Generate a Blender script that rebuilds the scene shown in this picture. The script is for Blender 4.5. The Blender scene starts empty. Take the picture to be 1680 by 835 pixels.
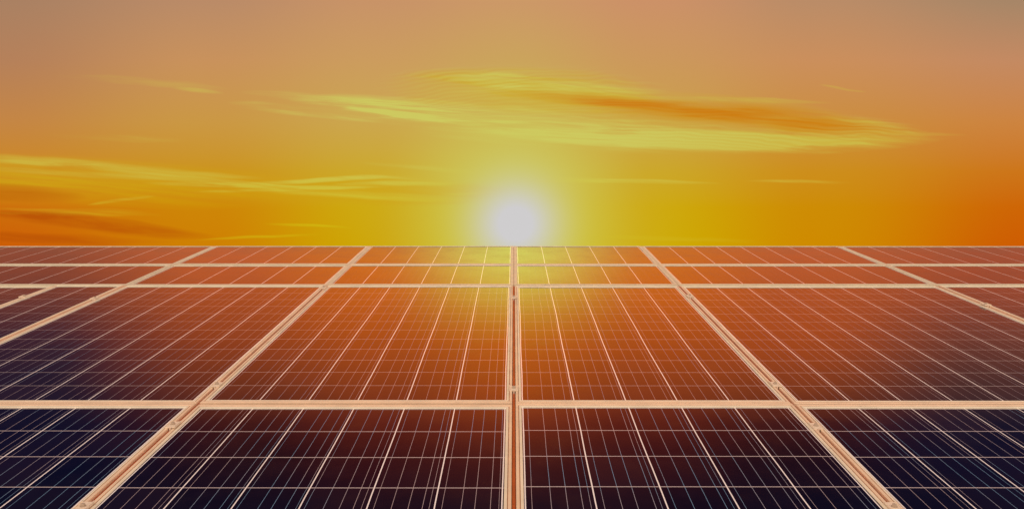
import bpy, math, random
R = math.radians
scene = bpy.context.scene
C = scene.collection
random.seed(7)

# ------------------------------------------------------------ camera
F_PX = 1440.0                      # focal length in pixels of the 1680 px wide photograph
TILT = math.atan(230.0 / F_PX)     # slope of the array
CAM_Z = 1.40                       # camera height over the ground
PERP = 0.88                        # camera distance from the module plane
cam = bpy.data.objects.new('camera', bpy.data.cameras.new('camera'))
C.objects.link(cam)
cam.location = (0, 0, CAM_Z)
cam.rotation_euler = (R(90), 0, 3.0 / F_PX)
cam.data.sensor_width = 36
cam.data.lens = 36 * F_PX / 1680
cam.data.clip_start = 0.02
cam.data.clip_end = 20000
scene.camera = cam

# ------------------------------------------------------------ colour management
scene.view_settings.view_transform = 'Standard'
scene.view_settings.look = 'None'
scene.view_settings.gamma = 1
scene.view_settings.exposure = 0
scene.view_settings.use_curve_mapping = False
scene.cycles.max_bounces = 6
scene.cycles.use_denoising = True

# ------------------------------------------------------------ node expression helper
class S:
    """a socket one can calculate with"""
    nt = None
    def __init__(self, v): self.v = v
    @staticmethod
    def op(kind, *a, clamp=False):
        n = S.nt.nodes.new('ShaderNodeMath'); n.operation = kind; n.use_clamp = clamp
        for i, x in enumerate(a):
            x = x.v if isinstance(x, S) else x
            if isinstance(x, (int, float)): n.inputs[i].default_value = x
            else: S.nt.links.new(x, n.inputs[i])
        return S(n.outputs[0])
    def __add__(s, o): return S.op('ADD', s, o)
    __radd__ = __add__
    def __sub__(s, o): return S.op('SUBTRACT', s, o)
    def __rsub__(s, o): return S.op('SUBTRACT', o, s)
    def __mul__(s, o): return S.op('MULTIPLY', s, o)
    __rmul__ = __mul__
    def __truediv__(s, o): return S.op('DIVIDE', s, o)
    def max(s, o): return S.op('MAXIMUM', s, o)
    def min(s, o): return S.op('MINIMUM', s, o)
    def clamp(s): return S.op('ADD', s, 0.0, clamp=True)
    def fract(s): return S.op('FRACT', s)
    def floor(s): return S.op('FLOOR', s)
    def abs(s): return S.op('ABSOLUTE', s)
    def sq(s): return s * s
    def exp(s): return S.op('EXPONENT', s)
    def pow(s, p): return S.op('POWER', s, p)

def sstep(x, a, b):
    n = S.nt.nodes.new('ShaderNodeMapRange'); n.interpolation_type = 'SMOOTHSTEP'
    S.nt.links.new(x.v, n.inputs[0])
    n.inputs[1].default_value = a; n.inputs[2].default_value = b
    return S(n.outputs[0])
def vec(x, y, z):
    n = S.nt.nodes.new('ShaderNodeCombineXYZ')
    for i, q in enumerate((x, y, z)):
        if isinstance(q, S): S.nt.links.new(q.v, n.inputs[i])
        else: n.inputs[i].default_value = q
    return n.outputs[0]
def sep(v):
    n = S.nt.nodes.new('ShaderNodeSeparateXYZ'); S.nt.links.new(v, n.inputs[0])
    return S(n.outputs[0]), S(n.outputs[1]), S(n.outputs[2])
def noise(v, scale=1, detail=3, rough=.5, dist=0, out=0):
    n = S.nt.nodes.new('ShaderNodeTexNoise'); S.nt.links.new(v, n.inputs['Vector'])
    n.inputs['Scale'].default_value = scale; n.inputs['Detail'].default_value = detail
    n.inputs['Roughness'].default_value = rough; n.inputs['Distortion'].default_value = dist
    return S(n.outputs[out])
def mixc(f, a, b, mode='MIX'):
    n = S.nt.nodes.new('ShaderNodeMix'); n.data_type = 'RGBA'; n.blend_type = mode; n.clamp_result = False
    for k, q in ((0, f), (6, a), (7, b)):
        q = q.v if isinstance(q, S) else q
        if isinstance(q, (int, float)): n.inputs[k].default_value = q
        elif isinstance(q, tuple): n.inputs[k].default_value = (*q[:3], 1)
        else: S.nt.links.new(q, n.inputs[k])
    return S(n.outputs[2])
def lin(c):
    return tuple(((v / 255 + .055) / 1.055) ** 2.4 if v > 10 else v / 255 / 12.92 for v in c)

# ------------------------------------------------------------ sky (world)
SUN_AZ, SUN_EL = 0.0, math.atan(0.50 / 14.4)
world = bpy.data.worlds.new('World'); scene.world = world
world.use_nodes = True
nt = world.node_tree; nt.nodes.clear(); S.nt = nt
tc = nt.nodes.new('ShaderNodeTexCoord')
dx, dy, dz = sep(tc.outputs['Generated'])
front = dy.max(0.12)
px = dx / front * 14.4            # tangent coordinates of the direction, scaled by 14.4
py = dz / front * 14.4

HS = 3.6                          # ramps hold colour / HS
P0, P1 = -1.0, 12.0
def lv(*c): return tuple(c)
# per column: list of (py, linear rgb)
vis_rows = [0.10, 0.77, 1.37, 2.17, 3.17, 4.17]
cols = [
 (-8.4, [(205,92,5),(205,112,12),(205,136,28),(197,134,68),(182,129,90),(170,129,99)]),
 (-5.0, [(207,128,2),(206,134,8),(204,148,28),(203,152,68),(201,146,92),(186,139,104)]),
 (-2.3, [(206,165,0),(206,168,12),(204,168,42),(204,166,78),(204,156,94),(200,147,104)]),
 ( 0.0, [(206,200,40),(205,198,60),(204,194,84),(204,180,84),(203,163,92),(204,152,104)]),
 ( 2.3, [(206,170,0),(206,168,8),(204,166,40),(204,160,72),(204,152,92),(204,145,104)]),
 ( 5.0, [(207,138,0),(206,140,5),(205,142,28),(204,142,62),(203,143,92),(186,140,104)]),
 ( 8.4, [(206,92,2),(206,102,6),(205,118,26),(205,132,64),(196,138,98),(166,134,104)]),
]
ref_rows = [4.62, 5.29, 6.36, 7.45, 7.85, 8.57, 9.83, 11.5]  # unseen sky above the view, shaped to colour the panels' reflections
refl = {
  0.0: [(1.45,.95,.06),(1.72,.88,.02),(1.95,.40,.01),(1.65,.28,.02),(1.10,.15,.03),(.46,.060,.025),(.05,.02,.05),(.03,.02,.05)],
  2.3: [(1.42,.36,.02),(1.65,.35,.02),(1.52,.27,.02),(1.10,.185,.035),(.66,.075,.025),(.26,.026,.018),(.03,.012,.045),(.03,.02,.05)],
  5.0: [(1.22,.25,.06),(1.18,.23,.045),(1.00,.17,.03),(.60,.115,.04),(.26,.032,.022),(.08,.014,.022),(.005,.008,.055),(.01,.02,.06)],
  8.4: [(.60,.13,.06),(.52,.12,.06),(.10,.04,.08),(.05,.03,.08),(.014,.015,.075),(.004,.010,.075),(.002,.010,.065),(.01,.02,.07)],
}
def ramp(fac, pts):
    n = nt.nodes.new('ShaderNodeValToRGB'); nt.links.new(fac.v, n.inputs[0])
    e = n.color_ramp.elements
    while len(e) < len(pts): e.new(.5)
    for el, (p, c) in zip(e, pts):
        el.position = (p - P0) / (P1 - P0); el.color = (*[v / HS for v in c], 1)
    n.color_ramp.interpolation = 'LINEAR'
    return S(n.outputs[0])
fac = ((py - P0) / (P1 - P0)).clamp()
base = None; last = None
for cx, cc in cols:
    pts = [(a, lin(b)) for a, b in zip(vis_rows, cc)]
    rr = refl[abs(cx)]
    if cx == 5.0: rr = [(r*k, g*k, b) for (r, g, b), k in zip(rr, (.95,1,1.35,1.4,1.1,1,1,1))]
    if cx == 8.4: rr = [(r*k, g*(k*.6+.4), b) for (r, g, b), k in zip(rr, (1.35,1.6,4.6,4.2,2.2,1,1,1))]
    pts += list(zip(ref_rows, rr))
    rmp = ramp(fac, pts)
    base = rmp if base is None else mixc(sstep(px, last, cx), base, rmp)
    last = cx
base = mixc(1.0, base, (HS, HS, HS), 'MULTIPLY')

# cirrus: coordinates of the photograph's pixels, fixed to sky directions
wn = noise(vec(px * .25, py * .9, 0.0), 1.0, 3, .5)
wx = px * 100 + 843
wy = 417 - py * 100 + (wn - .5) * 34
streak = noise(vec(px * .22 + py * .3, py * 3.2 + px * .22, 2.0), 1.0, 5, .62, .7)
fine = noise(vec(px * .55 + py * .5, py * 13 + px * 1.1, 5.0), 1.0, 3, .55, 1.2)
def blob(cx, cy, rx, ry, slope=0.0, p=1.0):
    u = (wx - cx); w = wy - cy - u * slope
    return (1.0 - (u / rx).sq() - (w / ry).sq()).clamp() * p
def total(lst):
    q = None
    for b in lst: q = blob(*b) if q is None else q + blob(*b)
    return q
xr = wx - 930
bend = (xr.max(0.0)).sq() * .00010 + (xr.min(0.0)).sq() * .00028
ripn = noise(vec(px * .55, py * 1.6, 8.0), 1.0, 3, .55)
rip = S.op('SINE', (wy - bend + (ripn - .5) * 30) * (2 * math.pi / 6.0)) * .5 + .5
Dsm = total([(1190,186,270,22,.075,1.6),(985,163,170,12,.05,1.2)]).clamp()
ripzone = total([(860,150,260,46,.03,1.5),(1060,200,420,42,.07,1.2),(1380,205,150,22,.1,1.0)]).clamp() * (.35 + 1.1 * sstep(streak, .42, .62)).clamp() * (1.0 - .8 * Dsm)
A = total([(860,148,230,40,.04,1.25),(1080,178,330,34,.07,.8),(150,300,420,44,.04,.8),(600,312,260,26,.01,.7),(1380,212,150,22,.08,.6)])
A = (A * (.45 + 1.1 * sstep(streak, .36, .64))).clamp()
L = total([(740,186,270,27,.075,1.35),(660,184,140,18,.05,.6),(1000,219,330,32,.035,1.05),(1290,229,260,19,.01,.85),(1150,222,420,10,.02,.35),(640,178,150,13,.06,.6),
      (520,160,130,7,.03,.35),(470,177,100,6,.06,.35),(560,188,170,8,.06,.5),(640,165,90,5,.02,.5),(825,124,100,10,-.02,.8),(930,142,170,11,.04,.75),(790,146,90,7,-.06,.5),
      (1180,164,190,6,.045,.45),(1420,200,80,7,.13,.55),(1480,218,110,5,.06,.4),
      (230,136,150,7,.10,.22),(325,152,45,4,.12,.30),(190,226,120,7,.02,.22),
      (190,274,250,9,.07,.75),(120,285,170,6,.06,.6),(290,291,200,7,.08,.7),(420,305,190,6,.03,1.2),(540,294,150,5,-.04,1.0),(470,312,170,4,-.03,1.0),(600,321,180,7,.03,.8),(660,300,120,5,-.03,.7),(60,268,120,4,.03,.5),
      (200,330,60,4,-.14,1.0),(120,352,150,5,.02,.6),(1010,299,180,4,.01,.85),(950,294,80,3,.05,.6),(1310,296,90,4,.01,.7),(700,275,110,5,.08,.3),(660,292,90,3,.0,.4),
      (770,316,50,3,.0,.6),(100,345,150,4,.04,.35),(505,374,75,3,.05,.65),(420,392,110,3,-.03,.5),(1090,387,160,4,.03,.4),(1150,392,110,3,.03,.35),(1370,147,28,3,.2,.45),(1400,152,22,2,.1,.35)])
streak2 = noise(vec(px * .45 + py * .8, py * 8.0 + px * .5, 12.0), 1.0, 5, .6, .9)
L = (L * (0.08 + 1.45 * sstep(streak * .62 + streak2 * .38, .38, .60)) * (.52 + .86 * fine)).clamp()
D = total([(1190,186,270,20,.075,1.0),(985,163,170,11,.05,.7),(1370,208,120,12,.07,.55),(25,316,120,15,.06,1.0),(150,368,210,14,.11,1.05),(40,352,120,9,.05,.6),(60,392,230,9,.02,.8),(760,166,160,6,.03,.25)])
D = (D * (0.42 + .75 * sstep(streak, .36, .66)) * (0.70 + .55 * fine)).clamp()
lit_hi = mixc(sstep(py, .5, 2.0), lin((208,182,16)), lin((206,202,96)))
lit_lo = mixc(sstep(py, .5, 2.0), lin((208,160,22)), lin((205,184,70)))
lit_edge = mixc(sstep((px + 1).abs(), 2.0, 6.5), lit_hi, lit_lo)
amb = mixc(sstep(py, .7, 2.0), lin((208,160,8)), lin((205,170,40)))
c0a = mixc((A * .80).clamp(), base, amb)
c1 = mixc((L * .95).clamp(), c0a, lit_edge)
darkc = mixc(sstep(px, -5.0, -2.0), lin((186,84,6)), lin((205,120,12)))
c1b = mixc((D * .92).clamp(), c1, darkc)
c2 = mixc((ripzone * rip * .32).clamp(), c1b, lin((206,202,96)))
c2 = mixc((ripzone * (1.0 - rip) * .12).clamp(), c2, lin((203,140,20)))
# glow round the sun and the sun's white disc
r2 = (px - .03).sq() + (py - .50).sq()
g1 = (r2 * (-1 / 2.1)).exp()
g2 = (r2 * (-1 / .37)).exp()
c3 = mixc((g1 * .58).clamp(), c2, lin((206,205,92)))
c4 = mixc((g2 * 1.22).clamp(), c3, lin((207,205,206)))
# added unseen glow high above the sun, so the panels reflect yellow
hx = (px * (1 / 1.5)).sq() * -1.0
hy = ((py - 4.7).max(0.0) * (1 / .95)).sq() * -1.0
added_glow = (hx + hy).exp() * sstep(py, 4.22, 4.6)
c4 = mixc(1.0, c4, mixc(added_glow, (0.0, 0.0, 0.0), (0.10, .55, .20)), 'ADD')
# sky behind the camera and overhead: peach, made bright to light the frames
rear = sstep(dy, .48, -.05)
c5 = mixc(rear, c4, (1.50, 1.10, .84))
# below the horizon
c6 = mixc(sstep(dz, .0, -.05), c5, (.16, .09, .05))
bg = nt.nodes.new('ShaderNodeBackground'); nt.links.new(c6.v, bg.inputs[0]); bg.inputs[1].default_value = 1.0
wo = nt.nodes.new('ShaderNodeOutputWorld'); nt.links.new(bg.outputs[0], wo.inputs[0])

# ------------------------------------------------------------ sun
sd = bpy.data.lights.new('sun', 'SUN'); sd.energy = 2.5; sd.angle = R(.5); sd.color = (1, .72, .42)
sun = bpy.data.objects.new('sun', sd); C.objects.link(sun)
sun.rotation_euler = (math.pi / 2 - SUN_EL, 0, math.pi)   # shines from +Y towards the camera
sun.location = (0, 40, 10)

# ------------------------------------------------------------ materials
def mat(name):
    m = bpy.data.materials.new(name); m.use_nodes = True
    S.nt = m.node_tree
    b = m.node_tree.nodes['Principled BSDF']
    return m, m.node_tree, b
def objco():
    n = S.nt.nodes.new('ShaderNodeTexCoord'); return n.outputs['Object']

def frame_material(name, tint):
    m, t, b = mat(name)
    co = objco()
    x, y, z = sep(co)
    n1 = noise(co, 9, 4, .6)
    brush = noise(vec(x * 30, y * 30, z * 30), 4, 2, .5)
    spots = noise(co, 60, 2, .5)
    c = mixc(sstep(n1, .35, .7), tint, tuple(v * .86 for v in tint))
    c = mixc(sstep(spots, .66, .74) * .45, c, tuple(v * .55 for v in tint))
    t.links.new(c.v, b.inputs['Base Color'])
    b.inputs['Metallic'].default_value = .25
    r = .38 + .2 * n1
    t.links.new(r.v, b.inputs['Roughness'])
    bp = t.nodes.new('ShaderNodeBump'); bp.inputs['Strength'].default_value = .12; bp.inputs['Distance'].default_value = .001
    t.links.new(brush.v, bp.inputs['Height']); t.links.new(bp.outputs[0], b.inputs['Normal'])
    return m
M_frame = frame_material('anodised_frame', (.88, .72, .54))
M_lip = frame_material('pale_inner_lip', (.90, .86, .70))  # paler frame tint, stands in for how the lip's slope reflects
M_groove = frame_material('groove_dark', (.58, .33, .18))  # darker tint in the frame's groove
M_clamp = frame_material('clamp_metal', (.90, .80, .66))
M_bolt = frame_material('bolt_steel', (.50, .42, .34))
M_rail = frame_material('rail_orange_lit', (.60, .15, .04))  # orange light inside the seams is put into the rail's colour
M_post = frame_material('galvanised_post', (.45, .44, .42))

def cell_material(bus_k, gapv_k):
    m, t, b = mat('solar_cell_glass')
    uvn = t.nodes.new('ShaderNodeUVMap'); uvn.uv_map = 'cells'
    u0, v0, _ = sep(uvn.outputs[0])
    co = objco(); ox, oy, oz = sep(co)
    inf = t.nodes.new('ShaderNodeObjectInfo'); rnd = S(inf.outputs['Random'])
    wob = noise(vec(ox * 2.2, oy * 2.2, rnd * 9), 1.0, 2, .5)
    u = u0 + (wob - .5) * .030
    fu = u.fract(); fv = v0.fract()
    cu = u.floor(); cv = v0.floor()
    wnz = t.nodes.new('ShaderNodeTexWhiteNoise'); wnz.noise_dimensions = '3D'
    t.links.new(vec(cu, rnd * 37, 0.0), wnz.inputs[0]); wr, wg, wb = sep(wnz.outputs['Color'])
    wc = t.nodes.new('ShaderNodeTexWhiteNoise'); t.links.new(vec(cu, cv, rnd * 11), wc.inputs[0]); cellr = S(wc.outputs['Value'])
    def line(x, c, w):      # soft edged line
        return 1.0 - sstep((x - c).abs(), w * .6, w * 1.15)
    gap_u = line(fu.min(1.0 - fu), 0.0, .0110)
    gap_v = line(fv.min(1.0 - fv), 0.0, .0105)
    bus = None
    for c, a, wv in ((.095, wr, .0034), (.375, wg, .0040), (.600, wb, .0040), (.815, wr, .0040), (.935, wg, .0032)):
        q = line(fu - (a - .5) * .045, c, wv)
        bus = q if bus is None else bus.max(q)
    fing = S.op('SINE', v0 * (2 * math.pi * 34)) * .5 + .5
    # cells: dark silicon, each a slightly different batch, faint crystal clouding
    cry = noise(vec(ox * 14, oy * 14, rnd * 5), 1.0, 3, .7)
    cellc = mixc(cellr, (.0015, .0018, .0060), (.0050, .0030, .0070))
    cellc = mixc(cellr.pow(5.0) * .8, cellc, (.014, .007, .012))
    cellc = mixc(sstep(cry, .4, .75) * .5, cellc, (.007, .005, .012))
    cellc = mixc(fing * .06, cellc, (.05, .04, .05))
    hue = noise(vec(ox * 3.5, oy * 2.0, rnd * 3), 1.0, 2, .5)
    busc = mixc(sstep(hue, .42, .62), (.78, .66, .74), (.30, .56, .92))
    c = mixc(bus * bus_k, cellc, busc)
    c = mixc(gap_v * gapv_k, c, (.62, .56, .60))
    c = mixc(gap_u, c, (.92, .90, .94))
    # a thin film of dust
    dust = noise(co, 5, 5, .65)
    t.links.new(mixc(sstep(dust, .45, .9) * .006, c, (.5, .4, .3)).v, b.inputs['Base Color'])
    b.inputs['IOR'].default_value = 1.5
    b.inputs['Specular IOR Level'].default_value = .5
    rough = .06 + .06 * sstep(dust, .3, .8)
    t.links.new(rough.v, b.inputs['Roughness'])
    # glass is never perfectly flat: faint waves and per-cell tilt
    bp = t.nodes.new('ShaderNodeBump'); bp.inputs['Strength'].default_value = .25; bp.inputs['Distance'].default_value = .0006
    wav = noise(vec(ox * 3, oy * 3, 0.0), 1.0, 2, .5)
    h = wav * 2.0 + gap_u * .25 + bus * .12
    t.links.new(h.v, bp.inputs['Height']); t.links.new(bp.outputs[0], b.inputs['Normal'])
    return m
M_cells = {'A': cell_material(.12, .10), 'B': cell_material(.16, .14), 'C': cell_material(.46, .72), 'D': cell_material(.56, .90)}
M_cream = frame_material('cream_frame', (.88, .86, .68))  # paler frame copy for the far bars, sky glare put into the tint
M_cream.node_tree.nodes['Principled BSDF'].inputs['Metallic'].default_value = .45

def ground_material():
    m, t, b = mat('dry_grass_ground')
    co = objco()
    a = noise(co, .35, 6, .6); g = noise(co, 9, 5, .7)
    c = mixc(sstep(a, .4, .62), (.075, .070, .030), (.16, .115, .065))
    c = mixc(sstep(g, .45, .7) * .6, c, (.05, .055, .02))
    t.links.new(c.v, b.inputs['Base Color']); b.inputs['Roughness'].default_value = .95
    bp = t.nodes.new('ShaderNodeBump'); bp.inputs['Distance'].default_value = .04
    t.links.new(g.v, bp.inputs['Height']); t.links.new(bp.outputs[0], b.inputs['Normal'])
    return m
M_ground = ground_material()

# ------------------------------------------------------------ helpers
def mesh_obj(name, verts, faces, m, parent=None, uvs=None):
    me = bpy.data.meshes.new(name); me.from_pydata(verts, [], faces); me.materials.append(m)
    if uvs:
        l = me.uv_layers.new(name='cells')
        for i, p in enumerate(me.loops): l.data[i].uv = uvs[p.vertex_index]
    me.update()
    o = bpy.data.objects.new(name, me); C.objects.link(o)
    if parent: o.parent = parent
    return o
class MB:
    def __init__(s): s.v = []; s.f = []
    def box(s, x0, x1, y0, y1, z0, z1):
        k = len(s.v)
        s.v += [(x, y, z) for z in (z0, z1) for y in (y0, y1) for x in (x0, x1)]
        s.f += [tuple(k + i for i in q) for q in ((0,2,3,1),(4,5,7,6),(0,1,5,4),(2,6,7,3),(0,4,6,2),(1,3,7,5))]
    def prism(s, cx, cy, r, z0, z1, n=6, r1=None, rot=0):
        k = len(s.v); r1 = r if r1 is None else r1
        for z, rr in ((z0, r), (z1, r1)):
            s.v += [(cx + rr * math.cos(rot + 2*math.pi*i/n), cy + rr * math.sin(rot + 2*math.pi*i/n), z) for i in range(n)]
        s.f += [(k+i, k+(i+1) % n, k+n+(i+1) % n, k+n+i) for i in range(n)]
        s.f += [tuple(k+n+i for i in range(n)), tuple(k+n-1-i for i in range(n))]
    def build(s, name, m, parent=None, bevel=0):
        o = mesh_obj(name, s.v, s.f, m, parent)
        if bevel:
            b = o.modifiers.new('bevel', 'BEVEL'); b.width = bevel; b.segments = 2; b.limit_method = 'ANGLE'
        return o
def empty(name, label, cat, loc, rx=0, group=None):
    o = bpy.data.objects.new(name, None); C.objects.link(o)
    o.empty_display_size = .1
    o.location = loc; o.rotation_euler = (rx, 0, 0)
    o['label'] = label; o['category'] = cat
    if group: o['group'] = group
    return o

cT, sT = math.cos(TILT), math.sin(TILT)
def on_plane(u, z, n=0.0):         # u across, z up the slope, n off the module plane
    return (u, PERP * sT + z * cT - n * sT, CAM_Z - PERP * cT + z * sT + n * cT)
def Zy(y):                         # distance up the slope that the photo shows at height y
    return (F_PX * PERP / (cT * (y - 187.0)) - PERP * sT) / cT
K = PERP / cT                      # metres per unit of column position

# ------------------------------------------------------------ ground
g = mesh_obj('ground', [(-6000,-6000,0),(6000,-6000,0),(6000,6000,0),(-6000,6000,0)], [(0,1,2,3)], M_ground)
g['kind'] = 'structure'

# ------------------------------------------------------------ solar panels
GAP = .0055
def solar_panel(key, u0, u1, z0, z1, nu, nv, label, group):
    gp = GAP if key in 'CD' else .0012
    x0, x1 = u0 * K + gp, u1 * K - gp
    y0, y1 = z0 + .005, z1 - .005
    cx = (x0 + x1) / 2
    jit = random.uniform(-.0012, .0012)
    root = empty('solar_panel', label, 'solar panel', on_plane(cx, y0, jit), TILT + random.uniform(-.0018, .0018), group)
    w, d = (x1 - x0) / 2, y1 - y0
    # frame: a swept profile with an outer lip, a groove and an inner lip; (inward, height)
    prof = [(.0, -.035), (.0, .0006), (.0008, .0014), (.0082, .0014), (.0090, .0004), (.0094, -.0016), (.0108, -.0016), (.0112, .0004),
            (.0120, .0010), (.0182, .0002), (.0193, -.0008), (.0193, -.0040)]
    fm = [0,0,0,0,2,2,2,1,1,1,1]
    V = []; Fc = []
    for t_, h in prof:
        tx, ty = t_ * .92, t_ * 1.6
        tt = t_ * .35 if key == 'A' else ty
        if key in 'AB' and 0 < t_ < .019: h = .0006
        V += [(-w + tx, ty, h), (w - tx, ty, h), (w - tx, d - tt, h), (-w + tx, d - tt, h)]
    for i in range(len(prof) - 1):
        for k in range(4):
            a, b = i*4 + k, i*4 + (k+1) % 4
            Fc.append((a, b, b + 4, a + 4))
    fr = mesh_obj('frame', V, Fc, M_frame, root)
    fr.data.materials.append(M_lip); fr.data.materials.append(M_groove); fr.data.materials.append(M_cream)
    for i, p in enumerate(fr.data.polygons): p.material_index = 3 if key in 'AB' or (key == 'C' and i % 4 == 2) else fm[i // 4]
    ix, iy = .0193 * .92, .0193 * 1.6
    a0, a1, b0, b1 = -w + ix, w - ix, iy, d - (.0193 * .35 if key == 'A' else iy)
    mx, my = .004, .004
    cwid = (a1 - a0 - 2*mx) / nu; clen = (b1 - b0 - 2*my) / nv
    uv = lambda x, y: ((x - a0 - mx) / cwid + 20, (y - b0 - my) / clen + 20)
    vs = [(a0, b0, -.0026), (a1, b0, -.0026), (a1, b1, -.0026), (a0, b1, -.0026)]
    mesh_obj('cell_face', vs, [(0,1,2,3)], M_cells[key], root, [uv(v[0], v[1]) for v in vs])
    bs = MB(); bs.box(a0, a1, b0, b1, -.008, -.0045); bs.build('backsheet', M_post, root)
    return root

c2, c1, c0, d1, d2 = -2.27, -1.095, 0.0, .965, 2.47
zA1, zA0, zB0, zC0 = Zy(403), Zy(433.5), Zy(467.5), Zy(661.5)
CD = .190
zD0 = zC0 - 12 * CD - .07
GR = 'framed solar panels of the sloping array'
names = {'A': 'in the top row against the sky', 'B': 'in the second row from the top',
         'C': 'in the long third row', 'D': 'in the dark front row'}
rows = [
 ('A', zA0, zA1, 4, [(-5.0,c2,14,'leftmost solar panel'),(c2,c1,6,'copper solar panel second left of the centre seam'),(c1,c0,6,'yellow-lit solar panel just left of the centre seam'),(c0,d1,5,'yellow-lit solar panel just right of the centre seam'),(d1,d2,8,'copper solar panel second right of the centre seam'),(d2,5.0,13,'rightmost solar panel')]),
 ('B', zB0, zA0, 4, [(-5.0,c2,14,'leftmost brown solar panel'),(c2,c1,6,'orange solar panel second left of the centre seam'),(c1,c0,6,'short amber solar panel left of the centre seam'),(c0,d1,5,'short amber solar panel right of the centre seam'),(d1,d2,8,'red-brown solar panel second right of the centre seam'),(d2,5.0,13,'rightmost brown solar panel')]),
 ('C', zC0, zB0, 12, [(-4.6,-2.68,10,'sliver of solar panel at the far left edge'),(-2.68,c2,2,'narrow dark solar panel near the left edge'),(c2,c1,6,'dark brown solar panel second left of the centre seam'),(c1,c0,6,'orange solar panel left of the centre seam'),(c0,d1,5,'bright orange solar panel right of the centre seam'),(d1,d2,8,'rust-brown solar panel second right of the centre seam'),(d2,4.6,11,'brown corner of solar panel at the right edge')]),
 ('D', zD0, zC0, 12, [(c2,c1,6,'navy black solar panel at the lower left'),(c1,c0,6,'dark maroon solar panel left of the centre seam'),(c0,d1,5,'dark maroon solar panel right of the centre seam'),(d1,d2,8,'navy black solar panel at the lower right')]),
]
for key, z0, z1, nv, lst in rows:
    for u0, u1, nu, lab in lst:
        solar_panel(key, u0, u1, z0, z1, nu, nv, lab + ' ' + names[key], GR)

# ------------------------------------------------------------ mounting rails under the seams, with clamps
def clamp_meshes():
    b = MB(); b.box(-.0150, .0150, -.024, .024, .0017, .0050); b.box(-.0030, .0030, -.024, .024, -.034, .0017)
    b.box(-.0150, -.0128, -.024, .024, .0050, .0078); b.box(.0128, .0150, -.024, .024, .0050, .0078)
    n = MB(); n.prism(0, 0, .0072, .0050, .0060, 16); n.prism(0, 0, .0056, .0060, .0115, 6, .0051, .3)
    return b, n
first = None
def put_clamp(rail, z):
    global first
    if first is None:
        b, n = clamp_meshes()
        o = b.build('clamp', M_clamp, rail, .0006); q = n.build('bolt', M_bolt, o, .0003)
        first = (o, q)
    else:
        o = first[0].copy(); q = first[1].copy(); C.objects.link(o); C.objects.link(q)
        o.parent = rail; q.parent = o
    o.location = (0, z - zD0, 0)
def rail(u, zlo, zhi, label, ys):
    r = empty('mounting_rail', label, 'mounting rail', on_plane(u * K, zlo), TILT, 'aluminium rails under the seams between panel columns')
    L_ = zhi - zlo
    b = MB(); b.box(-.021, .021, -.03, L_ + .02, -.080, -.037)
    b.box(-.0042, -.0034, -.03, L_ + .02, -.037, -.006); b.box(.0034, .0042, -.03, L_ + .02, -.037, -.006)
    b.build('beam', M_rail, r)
    b = MB(); b.box(-.0033, .0033, .0, L_, -.012, -.0075); b.build('gap_strip', M_rail, r)  # strip added high in the gap to show the painted orange light
    for y in ys:
        z = Zy(y)
        put_clamp(r, z)
    for c in r.children:
        if c.name.startswith('clamp'): c.location.y += zD0 - zlo
    # posts down to the ground
    for fz in (.15, .85):
        zz = fz * L_
        wx_, wy_, wz_ = on_plane(0, zlo + zz)
        b = MB(); hgt = wz_ / cT
        b.box(-.03, .03, zz - .03, zz + .03, -hgt - .1, -.081)
        b.build('post', M_post, r)
    return r
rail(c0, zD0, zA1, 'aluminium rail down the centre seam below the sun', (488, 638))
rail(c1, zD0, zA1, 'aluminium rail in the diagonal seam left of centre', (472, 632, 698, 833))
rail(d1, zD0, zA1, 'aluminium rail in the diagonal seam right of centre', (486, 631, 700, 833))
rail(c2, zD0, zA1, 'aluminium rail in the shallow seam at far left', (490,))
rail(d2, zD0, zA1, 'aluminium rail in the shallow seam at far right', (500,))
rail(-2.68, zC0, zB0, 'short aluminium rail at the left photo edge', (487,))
